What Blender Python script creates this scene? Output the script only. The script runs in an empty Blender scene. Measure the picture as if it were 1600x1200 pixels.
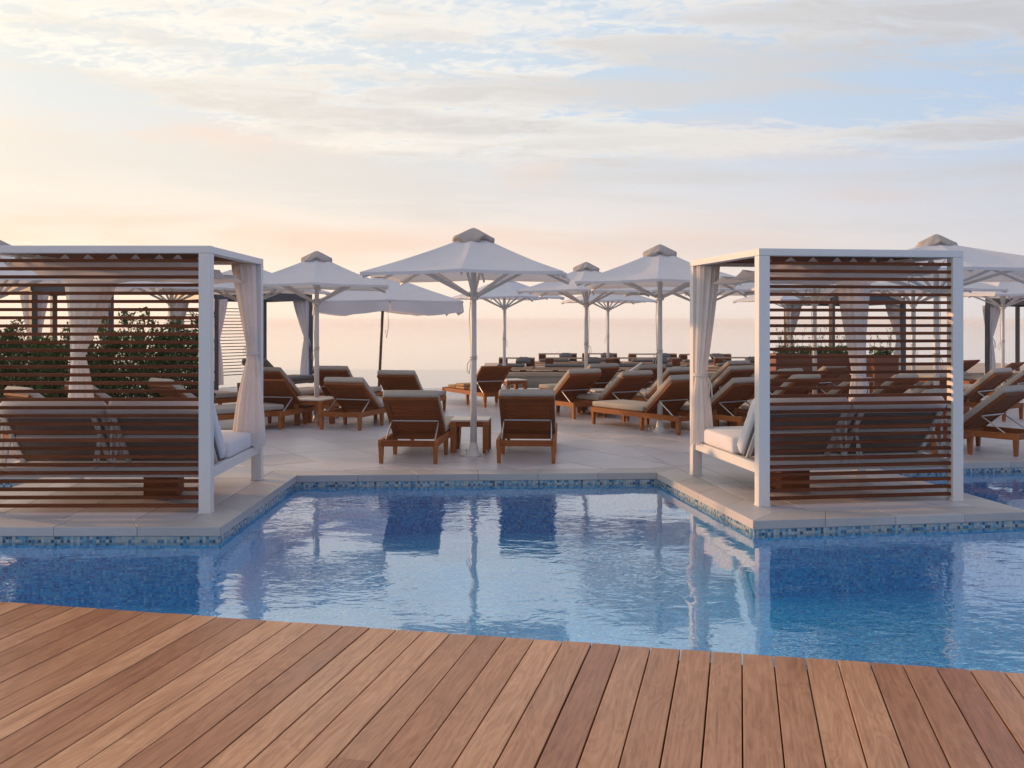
import bpy, bmesh, math, random
from mathutils import Vector, Matrix
random.seed(7)
R = math.radians
scene = bpy.context.scene
col = scene.collection

# ------------------------------------------------------------------ camera
F = 1590.0                      # focal length in pixels of the 1600 px wide photograph
CAM_H = 1.6
cam_d = bpy.data.cameras.new('camera'); cam = bpy.data.objects.new('camera', cam_d); col.objects.link(cam)
cam.location = (0, 0, CAM_H); cam.rotation_euler = (R(90), 0, 0)
cam_d.sensor_width = 36; cam_d.lens = 36 * F / 1600
cam_d.shift_y = -100 / 1600
cam_d.clip_end = 60000; cam_d.clip_start = 0.05
scene.camera = cam

# ------------------------------------------------------------------ light and sky
SUN_AZ = -62.0                  # degrees, left of the view direction
SUN_EL = 8.5
sd = bpy.data.lights.new('sun', 'SUN'); sun = bpy.data.objects.new('sun', sd); col.objects.link(sun)
sd.energy = 3.0; sd.angle = R(1.2); sd.color = (1.0, 0.56, 0.28)
sdir = Vector((math.sin(R(SUN_AZ)) * math.cos(R(SUN_EL)), math.cos(R(SUN_AZ)) * math.cos(R(SUN_EL)), math.sin(R(SUN_EL))))
sun.rotation_euler = sdir.to_track_quat('Z', 'Y').to_euler()
scene.view_settings.view_transform = 'Standard'; scene.view_settings.look = 'None'
scene.view_settings.exposure = 0.35; scene.view_settings.gamma = 1.0
scene.cycles.use_denoising = True
scene.cycles.max_bounces = 7; scene.cycles.volume_bounces = 2; scene.cycles.transparent_max_bounces = 12

world = bpy.data.worlds.new('World'); scene.world = world; world.use_nodes = True

class NT:
    """small helper to write node maths"""
    def __init__(s, tree):
        s.t = tree; s.n = tree.nodes; s.l = tree.links
    def new(s, typ, **kw):
        n = s.n.new(typ)
        for k, v in kw.items(): setattr(n, k, v)
        return n
    def put(s, sock, v):
        if isinstance(v, bpy.types.NodeSocket): s.l.new(v, sock)
        elif v is not None: sock.default_value = v
    def m(s, op, a, b=None, c=None, clamp=False):
        n = s.new('ShaderNodeMath', operation=op, use_clamp=clamp)
        s.put(n.inputs[0], a)
        if b is not None: s.put(n.inputs[1], b)
        if c is not None: s.put(n.inputs[2], c)
        return n.outputs[0]
    def vm(s, op, a, b=None):
        n = s.new('ShaderNodeVectorMath', operation=op)
        s.put(n.inputs[0], a)
        if b is not None: s.put(n.inputs[1], b)
        return n.outputs[1] if op in ('LENGTH', 'DOT_PRODUCT') else n.outputs[0]
    def smooth(s, x, a, b, lo=0.0, hi=1.0):
        n = s.new('ShaderNodeMapRange', interpolation_type='SMOOTHSTEP')
        s.put(n.inputs[0], x); n.inputs[1].default_value = a; n.inputs[2].default_value = b
        n.inputs[3].default_value = lo; n.inputs[4].default_value = hi
        return n.outputs[0]
    def ramp(s, x, stops, interp='LINEAR'):
        n = s.new('ShaderNodeValToRGB'); cr = n.color_ramp; cr.interpolation = interp
        while len(cr.elements) < len(stops): cr.elements.new(0.5)
        for e, (p, c) in zip(cr.elements, stops):
            e.position = p; e.color = tuple(c) + (1,) if len(c) == 3 else c
        s.put(n.inputs[0], x); return n.outputs[0]
    def mix(s, f, a, b, typ='MIX'):
        n = s.new('ShaderNodeMix', data_type='RGBA', blend_type=typ, clamp_factor=True)
        s.put(n.inputs[0], f)
        for i, v in ((6, a), (7, b)):
            if isinstance(v, tuple) and len(v) == 3: v = v + (1,)
            s.put(n.inputs[i], v)
        return n.outputs[2]
    def noise(s, vec, scale, detail=4, rough=0.5, dist=0.0, w=None):
        n = s.new('ShaderNodeTexNoise')
        if vec is not None: s.put(n.inputs['Vector'], vec)
        n.inputs['Scale'].default_value = scale; n.inputs['Detail'].default_value = detail
        n.inputs['Roughness'].default_value = rough; n.inputs['Distortion'].default_value = dist
        return n.outputs[0]
    def comb(s, x, y, z=0.0):
        n = s.new('ShaderNodeCombineXYZ')
        for i, v in enumerate((x, y, z)): s.put(n.inputs[i], v)
        return n.outputs[0]
    def sep(s, v):
        n = s.new('ShaderNodeSeparateXYZ'); s.put(n.inputs[0], v); return n.outputs
    def scale(s, v, sc):
        n = s.new('ShaderNodeMapping'); s.put(n.inputs[0], v); n.inputs['Scale'].default_value = sc; return n.outputs[0]

def build_sky():
    w = NT(world.node_tree)
    bg = w.n['Background']
    d = w.new('ShaderNodeTexCoord').outputs['Generated']
    x, y, z = w.sep(d)
    el = w.m('MULTIPLY', w.m('ARCSINE', w.m('MAXIMUM', z, 0.0)), 57.2958)           # elevation, degrees
    az = w.m('MULTIPLY', w.m('ARCTAN2', x, y), 57.2958)                             # azimuth from the view axis, degrees
    hl = w.m('SQRT', w.m('ADD', w.m('MULTIPLY', x, x), w.m('MULTIPLY', y, y)))
    sx, sy = math.sin(R(SUN_AZ)), math.cos(R(SUN_AZ))
    cs = w.m('DIVIDE', w.m('ADD', w.m('MULTIPLY', x, sx), w.m('MULTIPLY', y, sy)), w.m('MAXIMUM', hl, 0.001))
    t = w.m('MULTIPLY_ADD', cs, 0.5, 0.5)                                           # 1 towards the sun, 0 opposite
    low = w.ramp(t, [(0, (.27, .29, .43)), (.47, (.53, .52, .545)), (.70, (.77, .64, .55)), (.90, (.90, .72, .555)), (1, (1.12, .80, .53))])
    high = w.ramp(t, [(0, (.30, .37, .62)), (.47, (.36, .47, .63)), (.70, (.47, .555, .65)), (.90, (.66, .67, .65)), (1, (.95, .82, .64))])
    hz = w.smooth(el, 1.0, 13.0, 1.0, 0.0)
    clear = w.mix(hz, high, low)
    # warm low bank of soft cloud
    pv = w.comb(w.m('MULTIPLY', az, 0.05), w.m('MULTIPLY', el, 0.22), 3.1)
    bank = w.smooth(w.noise(pv, 1.6, 4, .5, .4), .46, .72)
    bank = w.m('MULTIPLY', w.m('MULTIPLY', bank, w.smooth(t, .4, .75, .3, 1.0)), w.m('MULTIPLY', w.smooth(el, 1.5, 4.5), w.smooth(el, 9, 12, 1, 0)))
    clear = w.mix(w.m('MULTIPLY', bank, .85), clear, w.mix(1.0, low, (.93, .84, .82), 'MULTIPLY'))
    # altocumulus sheet: a cloud plane seen in perspective, streaked
    inv = w.m('DIVIDE', 1.0, w.m('ADD', z, 0.10))
    px, py = w.m('MULTIPLY', x, inv), w.m('MULTIPLY', y, inv)
    # tilt the streaks a little
    qx = w.m('ADD', px, w.m('MULTIPLY', py, 0.35)); qy = w.m('SUBTRACT', py, w.m('MULTIPLY', px, 0.12))
    broad = w.noise(w.comb(w.m('MULTIPLY', qx, .42), w.m('MULTIPLY', qy, 1.0), 7.7), 1.5, 4, .5, .35)
    fine = w.noise(w.comb(w.m('MULTIPLY', qx, .6), w.m('MULTIPLY', qy, 1.2), 1.3), 5.0, 6, .6, .9)
    fine2 = w.noise(w.comb(qx, w.m('MULTIPLY', qy, 1.1), 9.1), 15.0, 5, .6, .8)
    fine2 = w.m('MULTIPLY_ADD', w.m('SUBTRACT', fine2, .5), w.smooth(t, .45, .85, .35, 1.0), .5)
    band = w.noise(w.comb(w.m('MULTIPLY', az, .028), w.m('MULTIPLY', w.m('MULTIPLY_ADD', az, .035, el), .30), 5.4), 1.5, 3, .45, .3)
    # lower limit of the sheet sinks from left to right; an open gap of blue lies on the right
    edge = w.smooth(az, -27.0, -6.0, 12.6, 8.3)
    sheet = w.m('SUBTRACT', el, edge)
    bias = w.smooth(sheet, -1.6, 1.4, -.36, .045)
    bias = w.m('SUBTRACT', bias, w.m('MULTIPLY', w.smooth(el, 30, 60), .12))
    ga = w.m('DIVIDE', w.m('SUBTRACT', az, 17.0), 13.0)
    gb = w.m('DIVIDE', w.m('SUBTRACT', el, w.m('MULTIPLY_ADD', az, -.03, 12.9)), 2.1)
    gap = w.m('ADD', w.m('ADD', w.m('MULTIPLY', ga, ga), w.m('MULTIPLY', gb, gb)), w.m('MULTIPLY', w.m('SUBTRACT', fine, .5), 2.6))
    bias = w.m('SUBTRACT', bias, w.smooth(gap, .2, 1.7, .20, 0.0))
    dens = w.m('ADD', w.m('ADD', w.m('MULTIPLY', broad, .50), w.m('MULTIPLY', fine, .55)), w.m('ADD', bias, w.m('MULTIPLY', w.m('SUBTRACT', fine2, .5), .52)))
    cover = w.smooth(dens, .43, .66)
    ccol = w.ramp(t, [(0, (.42, .45, .60)), (.47, (.60, .58, .575)), (.70, (.78, .73, .66)), (.90, (.93, .85, .72)), (1, (1.1, .91, .68))])
    cdark = w.ramp(t, [(0, (.36, .39, .53)), (.47, (.37, .38, .425)), (.70, (.45, .44, .455)), (.90, (.60, .55, .50)), (1, (.9, .76, .58))])
    shade = w.smooth(w.m('ADD', w.m('ADD', w.m('MULTIPLY', broad, .55), w.m('MULTIPLY', fine, .5)), w.m('MULTIPLY', w.m('SUBTRACT', fine2, .5), .25)), .47, .66)
    shade = w.m('MULTIPLY', shade, w.smooth(band, .38, .60, .35, 1.0))
    cc = w.mix(w.m('MULTIPLY', shade, .95), ccol, cdark)
    out = w.mix(w.m('MULTIPLY', cover, .88), clear, cc)
    # soft mauve stratus in long bands across the whole sky
    strat = w.m('MULTIPLY', w.smooth(w.m('ADD', band, w.m('MULTIPLY', w.m('SUBTRACT', fine, .5), .25)), .42, .64), w.smooth(el, 2.5, 7.0))
    out = w.mix(w.m('MULTIPLY', strat, .80), out, w.mix(.35, cdark, ccol))
    sky = w.new('ShaderNodeTexSky', sky_type='NISHITA', sun_disc=False)
    sky.sun_elevation = R(SUN_EL); sky.sun_rotation = R(SUN_AZ); sky.air_density = 1.2; sky.dust_density = 2.0
    add = w.mix(1.0, out, w.mix(1.0, sky.outputs[0], (.004, .004, .004), 'MULTIPLY'), 'ADD')
    w.l.new(add, bg.inputs['Color']); bg.inputs['Strength'].default_value = 1.0
build_sky()

# ------------------------------------------------------------------ materials
MATS = {}
def mat(name, fn):
    if name not in MATS:
        m = bpy.data.materials.new(name); m.use_nodes = True
        t = NT(m.node_tree); b = t.n['Principled BSDF']
        fn(t, b); MATS[name] = m
    return MATS[name]
def bump(t, b, h, strength, dist):
    n = t.new('ShaderNodeBump'); n.inputs['Strength'].default_value = strength; n.inputs['Distance'].default_value = dist
    t.put(n.inputs['Height'], h); t.l.new(n.outputs[0], b.inputs['Normal'])
def objvec(t, spread=13.0):
    tc = t.new('ShaderNodeTexCoord').outputs['Object']
    rnd = t.new('ShaderNodeObjectInfo').outputs['Random']
    off = t.comb(t.m('MULTIPLY', rnd, spread), t.m('MULTIPLY', rnd, spread * 1.7), t.m('MULTIPLY', rnd, 5.0))
    return t.vm('ADD', tc, off), rnd

def wood(dark, light, grain=(1, 1, 1), rough=.5, var=.35, sc=14, spec=.4):
    def fn(t, b):
        v, rnd = objvec(t)
        g = t.noise(t.scale(v, grain), sc, 6, .62, 1.2)
        big = t.noise(t.scale(v, tuple(max(.25, q * .25) for q in grain)), sc * .35, 3, .5, .4)
        f = t.m('ADD', t.m('MULTIPLY', g, .65), t.m('MULTIPLY', big, .35))
        c = t.ramp(f, [(.3, dark), (.72, light)])
        k = t.m('MULTIPLY_ADD', rnd, var, 1 - var / 2)
        c = t.mix(1.0, c, t.comb(k, k, k), 'MULTIPLY')
        t.put(b.inputs['Base Color'], c)
        t.put(b.inputs['Roughness'], t.m('MULTIPLY_ADD', g, .2, rough - .1))
        b.inputs['Specular IOR Level'].default_value = spec
        bump(t, b, g, .25, .002)
    return fn
def deck_wood(t, b):
    v, rnd = objvec(t, 31.0)
    rc = t.new('ShaderNodeTexWhiteNoise', noise_dimensions='1D'); t.put(rc.inputs['W'], t.m('MULTIPLY', rnd, 977.0))
    r2 = rc.outputs[0]
    rip = t.noise(t.scale(v, (1, .035, 1)), 75, 7, .65, .5)               # fine grain along the board
    cath = t.noise(t.scale(v, (1, .16, 1)), 9, 3, .5, 1.4)              # figure
    ring = t.m('FRACT', t.m('MULTIPLY', cath, 6.0)); ring = t.m('ABSOLUTE', t.m('SUBTRACT', ring, .5))
    patch = t.noise(t.scale(v, (1, .4, 1)), 2.6, 4, .55, .7)
    f = t.m('ADD', t.m('ADD', t.m('MULTIPLY', rip, .70), t.m('MULTIPLY', ring, .28)), t.m('MULTIPLY', patch, .30))
    c = t.ramp(f, [(.34, (.225, .094, .042)), (.58, (.385, .186, .096)), (.84, (.51, .282, .162))])
    tone = t.ramp(r2, [(0, (.74, .60, .54)), (.3, (.92, .86, .80)), (.65, (1.06, 1.06, 1.02)), (1, (1.24, 1.32, 1.30))])
    c = t.mix(1.0, c, tone, 'MULTIPLY')
    # pale scuffs and grey weathering
    scuff = t.smooth(t.noise(t.scale(v, (1, .12, 1)), 16, 5, .7, .2), .70, .80)
    c = t.mix(t.m('MULTIPLY', scuff, .5), c, (.56, .47, .41))
    stain = t.smooth(t.noise(v, 3.3, 4, .6, .4), .66, .8)
    c = t.mix(t.m('MULTIPLY', stain, .4), c, (.13, .06, .04))
    t.put(b.inputs['Base Color'], c)
    t.put(b.inputs['Roughness'], t.m('MULTIPLY_ADD', patch, .35, .18))
    b.inputs['Specular IOR Level'].default_value = .35
    bump(t, b, t.m('ADD', rip, t.m('MULTIPLY', ring, .3)), .35, .0015)
def paint(c, rough=.45, dirt=.12):
    def fn(t, b):
        v, rnd = objvec(t)
        n = t.noise(v, 3.5, 5, .6); s = t.noise(t.scale(v, (6, 6, .6)), 4, 4, .6)
        k = t.m('MULTIPLY_ADD', t.m('ADD', n, s), dirt, 1 - dirt)
        t.put(b.inputs['Base Color'], t.mix(1.0, tuple(c), t.comb(k, k, k), 'MULTIPLY'))
        b.inputs['Roughness'].default_value = rough
        bump(t, b, t.noise(v, 60, 3), .06, .002)
    return fn
def fabric(c, trans=.25, wrinkle=.35, scale=5.0, weave=420.0, rough=.9):
    def fn(t, b):
        v, rnd = objvec(t)
        n = t.noise(v, scale, 5, .55, .3)
        k = t.m('MULTIPLY_ADD', n, .16, .92)
        cc = t.mix(1.0, tuple(c), t.comb(k, k, k), 'MULTIPLY')
        t.put(b.inputs['Base Color'], cc); b.inputs['Roughness'].default_value = rough
        b.inputs['Specular IOR Level'].default_value = .15
        h = t.m('ADD', n, t.m('MULTIPLY', t.noise(v, weave, 1), .08))
        bump(t, b, h, wrinkle, .02)
        if trans > 0:
            tr = t.new('ShaderNodeBsdfTranslucent'); t.put(tr.inputs[0], cc)
            mx = t.new('ShaderNodeMixShader'); mx.inputs[0].default_value = trans
            out = [n for n in t.n if n.type == 'OUTPUT_MATERIAL'][0]
            t.l.new(b.outputs[0], mx.inputs[1]); t.l.new(tr.outputs[0], mx.inputs[2]); t.l.new(mx.outputs[0], out.inputs[0])
    return fn
def stone(c, rough=.42, joint=None):
    def fn(t, b):
        v, rnd = objvec(t, 19.0)
        n1 = t.noise(v, 1.7, 5, .6, .3); n2 = t.noise(v, 26, 5, .65)
        k = t.m('ADD', t.m('MULTIPLY', n1, .34), t.m('MULTIPLY', n2, .14))
        k = t.m('ADD', k, t.m('MULTIPLY_ADD', rnd, .22, .64))
        cc = t.mix(1.0, tuple(c), t.comb(k, k, k), 'MULTIPLY')
        if joint:
            tc = t.new('ShaderNodeTexCoord').outputs['Object']
            mp = t.new('ShaderNodeMapping'); t.put(mp.inputs[0], tc); mp.inputs['Rotation'].default_value = (0, 0, R(joint[1]))
            jx, jy, jz = t.sep(mp.outputs[0])
            def line(q):
                fr = t.m('ABSOLUTE', t.m('SUBTRACT', t.m('FRACT', t.m('DIVIDE', q, joint[0])), .5))
                return t.m('GREATER_THAN', fr, .5 - .006 / joint[0])
            ln = t.m('MAXIMUM', line(jx), line(jy))
            cc = t.mix(t.m('MULTIPLY', ln, .6), cc, (.16, .15, .145))
        t.put(b.inputs['Base Color'], cc)
        t.put(b.inputs['Roughness'], t.m('MULTIPLY_ADD', n2, .25, rough - .12))
        b.inputs['Specular IOR Level'].default_value = .5
        bump(t, b, t.m('ADD', n2, t.m('MULTIPLY', n1, .4)), .12, .004)
    return fn
def mosaic(pal, size=.025, grout=(.45, .55, .6)):
    def fn(t, b):
        uv = t.new('ShaderNodeUVMap').outputs[0]
        u, v_, _ = t.sep(uv)
        a, c = t.m('DIVIDE', u, size), t.m('DIVIDE', v_, size)
        cell = t.comb(t.m('FLOOR', a), t.m('FLOOR', c), 0)
        wn = t.new('ShaderNodeTexWhiteNoise', noise_dimensions='2D'); t.put(wn.inputs['Vector'], cell)
        colr = t.ramp(wn.outputs[0], pal, 'CONSTANT')
        big = t.noise(uv, 1.2, 3, .5)
        k = t.m('MULTIPLY_ADD', big, .3, .85)
        colr = t.mix(1.0, colr, t.comb(k, k, k), 'MULTIPLY')
        g = t.m('MAXIMUM', t.m('ABSOLUTE', t.m('SUBTRACT', t.m('FRACT', a), .5)), t.m('ABSOLUTE', t.m('SUBTRACT', t.m('FRACT', c), .5)))
        gm = t.m('GREATER_THAN', g, .44)
        t.put(b.inputs['Base Color'], t.mix(gm, colr, tuple(grout)))
        b.inputs['Roughness'].default_value = .25
    return fn
def water_fn(t, b, amp=.0065, power=2.75, tint=(.86, .96, 1.0)):
    for n in list(t.n):
        if n.type == 'BSDF_PRINCIPLED': t.n.remove(n)
    out = [n for n in t.n if n.type == 'OUTPUT_MATERIAL'][0]
    tc = t.new('ShaderNodeTexCoord').outputs['Object']
    calm = t.smooth(t.noise(t.scale(tc, (1, .8, 1)), .5, 3, .5), .40, .60, .12, 1.15)
    w1 = t.noise(t.scale(tc, (.9, 1.15, 1)), 5.2, 2, .5, .7)
    w2 = t.noise(t.scale(tc, (.8, 1.3, 1)), 13.0, 2, .5, .5)
    w3 = t.noise(tc, 1.3, 2, .5, .3)
    h = t.m('ADD', t.m('MULTIPLY', t.m('ADD', t.m('MULTIPLY', w1, .75), t.m('MULTIPLY', w2, .3)), calm), t.m('MULTIPLY', w3, .7))
    bp = t.new('ShaderNodeBump'); bp.inputs['Strength'].default_value = 1.0; bp.inputs['Distance'].default_value = amp
    t.put(bp.inputs['Height'], h)
    geo = t.new('ShaderNodeNewGeometry')
    c = t.m('ABSOLUTE', t.vm('DOT_PRODUCT', geo.outputs['Incoming'], bp.outputs[0]))
    fac = t.m('MULTIPLY_ADD', t.m('POWER', t.m('SUBTRACT', 1.0, c, clamp=True), power), .97, .03, clamp=True)
    gl = t.new('ShaderNodeBsdfGlossy'); gl.inputs['Roughness'].default_value = .012; t.l.new(bp.outputs[0], gl.inputs['Normal'])
    tr = t.new('ShaderNodeBsdfTransparent'); tr.inputs['Color'].default_value = tint + (1,)
    mx = t.new('ShaderNodeMixShader'); t.l.new(fac, mx.inputs[0])
    t.l.new(tr.outputs[0], mx.inputs[1]); t.l.new(gl.outputs[0], mx.inputs[2]); t.l.new(mx.outputs[0], out.inputs[0])
def sea_fn(t, b):
    tc = t.new('ShaderNodeTexCoord').outputs['Object']
    b.inputs['Base Color'].default_value = (.34, .33, .32, 1)
    b.inputs['Roughness'].default_value = .06; b.inputs['IOR'].default_value = 1.6
    h = t.m('ADD', t.noise(t.scale(tc, (.6, 1, 1)), .02, 4, .6, .5), t.m('MULTIPLY', t.noise(t.scale(tc, (.12, 1, 1)), .0035, 3, .5), 2.0))
    bump(t, b, h, .05, 1.0)
def leaf_fn(c1, c2):
    def fn(t, b):
        geo = t.new('ShaderNodeNewGeometry')
        c = t.ramp(geo.outputs['Random Per Island'], [(0, c1), (1, c2)])
        t.put(b.inputs['Base Color'], c); b.inputs['Roughness'].default_value = .45
        tr = t.new('ShaderNodeBsdfTranslucent'); t.put(tr.inputs[0], c)
        mx = t.new('ShaderNodeMixShader'); mx.inputs[0].default_value = .3
        out = [n for n in t.n if n.type == 'OUTPUT_MATERIAL'][0]
        t.l.new(b.outputs[0], mx.inputs[1]); t.l.new(tr.outputs[0], mx.inputs[2]); t.l.new(mx.outputs[0], out.inputs[0])
    return fn
def metal(c, rough=.3):
    def fn(t, b):
        v, rnd = objvec(t)
        b.inputs['Base Color'].default_value = tuple(c) + (1,); b.inputs['Metallic'].default_value = .9
        t.put(b.inputs['Roughness'], t.m('MULTIPLY_ADD', t.noise(v, 30, 3), .2, rough))
    return fn

M = {
 'deck': mat('deck_hardwood', deck_wood),
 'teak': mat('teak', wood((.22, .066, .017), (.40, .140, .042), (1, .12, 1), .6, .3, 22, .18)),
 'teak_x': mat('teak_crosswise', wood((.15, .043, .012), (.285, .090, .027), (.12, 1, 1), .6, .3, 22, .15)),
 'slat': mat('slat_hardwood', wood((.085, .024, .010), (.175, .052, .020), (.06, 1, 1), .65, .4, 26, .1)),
 'dark_slat': mat('dark_slat', wood((.05, .028, .02), (.09, .05, .035), (.06, 1, 1), .5, .3, 26)),
 'white': mat('white_powder_coat', paint((.66, .64, .62), .42, .07)),
 'offwhite': mat('pole_paint', paint((.62, .60, .57), .4, .1)),
 'dark_metal': mat('anthracite_metal', paint((.045, .047, .055), .45, .15)),
 'brown_pole': mat('bronze_pole', paint((.13, .095, .07), .4, .15)),
 'canopy': mat('canopy_cloth', fabric((.69, .68, .705), .28, .4, 2.2)),
 'cap': mat('vent_cloth', fabric((.44, .40, .375), .2, .6, 9.0)),
 'curtain': mat('curtain_cloth', fabric((.82, .77, .74), .4, .25, 7.0)),
 'grey_curtain': mat('far_curtain_cloth', fabric((.78, .73, .72), .4, .25, 7.0)),
 'cushion': mat('cushion_canvas', fabric((.40, .35, .30), 0, .45, 6.0)),
 'white_cushion': mat('daybed_canvas', fabric((.68, .65, .65), 0, .35, 5.0)),
 'grey_cushion': mat('grey_canvas', fabric((.115, .11, .11), 0, .3, 6.0)),
 'back_shade': mat('backrest_shade_cloth', fabric((.20, .165, .15), 0, .25, 6.0)),  # dark tone paints in the shade on the daybed backs
 'towel': mat('towel_cloth', fabric((.50, .33, .17), 0, .8, 30.0)),
 'tile': mat('terrace_tile', stone((.50, .465, .475), .38)),
 'tile_far': mat('terrace_tile_far', stone((.50, .465, .475), .36, (.8, 32))),
 'coping': mat('coping_stone', stone((.42, .385, .37), .5)),
 'grout': mat('grout', stone((.15, .14, .138), .8)),
 'pool_floor': mat('pool_mosaic', mosaic([(0, (.02, .36, .70)), (.25, (.04, .47, .84)), (.5, (.07, .58, .90)), (.72, (.02, .27, .55)), (.84, (.13, .60, .84)), (.95, (.36, .74, .86))], .021, (.08, .48, .72))),
 'band': mat('waterline_mosaic', mosaic([(0, (.38, .38, .35)), (.30, (.05, .17, .30)), (.46, (.11, .30, .42)), (.62, (.46, .45, .42)), (.78, (.03, .07, .13)), (.90, (.22, .36, .43))], .025, (.25, .27, .27))),
 'water': mat('pool_water', water_fn),
 'calm': mat('far_pool_water', lambda t, b: water_fn(t, b, .0015, 2.6)),
 'sea': mat('sea_water', sea_fn),
 'leaf': mat('hedge_leaf', leaf_fn((.014, .038, .007), (.070, .145, .024))),
 'leaf2': mat('planter_leaf', leaf_fn((.03, .07, .012), (.10, .19, .03))),
 'plank': mat('weathered_plank', wood((.36, .21, .125), (.54, .36, .24), (.1, 1, 1), .5, .2, 18)),
 'bark': mat('twig_bark', wood((.05, .035, .022), (.10, .07, .045), (1, 1, .2), .8, .3, 30)),
 'planter': mat('planter_wood', wood((.13, .045, .025), (.22, .08, .045), (.1, 1, 1), .55, .2, 18)),
 'steel': mat('brushed_steel', metal((.55, .55, .56), .32)),
 'cord': mat('cord_rope', paint((.45, .42, .38), .9, .2)),
 'soil': mat('soil', paint((.04, .03, .02), .95, .4)),
 'joist': mat('deck_joist', paint((.018, .014, .012), .9, .3)),
}

# ------------------------------------------------------------------ mesh helpers
class MB:
    def __init__(s): s.v = []; s.f = []
    def add(s, vs, fs):
        o = len(s.v); s.v += [tuple(q) for q in vs]; s.f += [tuple(i + o for i in f) for f in fs]; return s
    def box(s, x0, x1, y0, y1, z0, z1, mtx=None, taper=None):
        vs = [Vector(p) for p in ((x0, y0, z0), (x1, y0, z0), (x1, y1, z0), (x0, y1, z0), (x0, y0, z1), (x1, y0, z1), (x1, y1, z1), (x0, y1, z1))]
        if taper:
            cx, cy = (x0 + x1) / 2, (y0 + y1) / 2
            for q in vs[:4]: q.x = cx + (q.x - cx) * taper; q.y = cy + (q.y - cy) * taper
        if mtx: vs = [mtx @ q for q in vs]
        return s.add(vs, [(0, 3, 2, 1), (4, 5, 6, 7), (0, 1, 5, 4), (1, 2, 6, 5), (2, 3, 7, 6), (3, 0, 4, 7)])
    def bar(s, a, b, w, h=None):
        """square bar from a to b"""
        a, b = Vector(a), Vector(b); d = b - a; L = d.length
        q = d.to_track_quat('Z', 'Y').to_matrix().to_4x4(); q.translation = a
        h = h or w
        return s.box(-w / 2, w / 2, -h / 2, h / 2, 0, L, q)
    def tube(s, pts, r, n=8, caps=True):
        pts = [Vector(p) for p in pts]; k = len(pts)
        rs = r if isinstance(r, (list, tuple)) else [r] * k
        o = len(s.v)
        for i, p in enumerate(pts):
            d = (pts[min(i + 1, k - 1)] - pts[max(i - 1, 0)]).normalized()
            q = d.to_track_quat('Z', 'Y')
            for j in range(n):
                a = 2 * math.pi * j / n
                s.v.append(tuple(p + q @ Vector((math.cos(a) * rs[i], math.sin(a) * rs[i], 0))))
        for i in range(k - 1):
            for j in range(n):
                s.f.append((o + i * n + j, o + i * n + (j + 1) % n, o + (i + 1) * n + (j + 1) % n, o + (i + 1) * n + j))
        if caps:
            s.f.append(tuple(o + j for j in reversed(range(n)))); s.f.append(tuple(o + (k - 1) * n + j for j in range(n)))
        return s
    def lathe(s, prof, n=16, c=(0, 0)):
        o = len(s.v)
        for r, z in prof:
            for j in range(n):
                a = 2 * math.pi * j / n; s.v.append((c[0] + r * math.cos(a), c[1] + r * math.sin(a), z))
        for i in range(len(prof) - 1):
            for j in range(n):
                s.f.append((o + i * n + j, o + i * n + (j + 1) % n, o + (i + 1) * n + (j + 1) % n, o + (i + 1) * n + j))
        s.f.append(tuple(o + j for j in reversed(range(n)))); s.f.append(tuple(o + (len(prof) - 1) * n + j for j in range(n)))
        return s
    def prism(s, poly, z0, z1):
        n = len(poly); o = len(s.v)
        s.v += [(p[0], p[1], z0) for p in poly] + [(p[0], p[1], z1) for p in poly]
        s.f.append(tuple(o + i for i in reversed(range(n)))); s.f.append(tuple(o + n + i for i in range(n)))
        for i in range(n): s.f.append((o + i, o + (i + 1) % n, o + n + (i + 1) % n, o + n + i))
        return s
    def mesh(s, name, m, smooth=False, bevel=0.0, segs=2):
        me = bpy.data.meshes.new(name); me.from_pydata(s.v, [], s.f); me.update()
        if bevel:
            bm = bmesh.new(); bm.from_mesh(me)
            es = [e for e in bm.edges if len(e.link_faces) == 2 and e.calc_face_angle(0) > .6]
            bmesh.ops.bevel(bm, geom=es, offset=bevel, segments=segs, profile=.5, affect='EDGES', clamp_overlap=True)
            bm.to_mesh(me); bm.free()
        me.materials.append(m)
        if smooth: me.polygons.foreach_set('use_smooth', [True] * len(me.polygons))
        return me

def link(name, me, parent=None, loc=(0, 0, 0), rz=0.0, kind=None, label=None, cat=None, group=None):
    o = bpy.data.objects.new(name, me); col.objects.link(o)
    o.location = loc; o.rotation_euler = (0, 0, rz)
    if parent: o.parent = parent
    if kind: o['kind'] = kind
    if label: o['label'] = label
    if cat: o['category'] = cat
    if group: o['group'] = group
    return o
def thing(name, label, cat, loc=(0, 0, 0), rz=0.0, group=None):
    return link(name, None, None, loc, rz, None, label, cat, group)
CACHE = {}
def cached(key, fn):
    if key not in CACHE: CACHE[key] = fn()
    return CACHE[key]
def G(px, d):                                   # world x of a thing seen at photo column px, d metres away
    return (px - 800) * d / F

# ------------------------------------------------------------------ setting: sea, pool, terrace
WATER = -.115; BED = -.62
sea = MB().add([(-20000, 60, 0), (20000, 60, 0), (20000, 20000, 0), (-20000, 20000, 0)], [(0, 1, 2, 3)]).mesh('sea', M['sea'])
link('sea', sea, None, (0, 0, -7), kind='structure')

# terrace edge, from far left to far right (x, y)
rd, ru = Vector((.988, .156)), Vector((-.156, .988))
C_, A_ = Vector((-4.81, 7.876)), Vector((-2.269, 7.876))
D_, B_ = Vector((-4.755, 10.49)), Vector((-2.237, 10.49))
F_ = Vector((1.937, 8.127)); E_ = F_ + ru * 2.6; G_ = F_ + rd * 2.41; H_ = G_ + ru * 2.768
EDGE = [Vector((-14, 10.46)), D_, C_, A_, B_, E_, F_, G_, H_, H_ + rd * 10.5]

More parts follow.
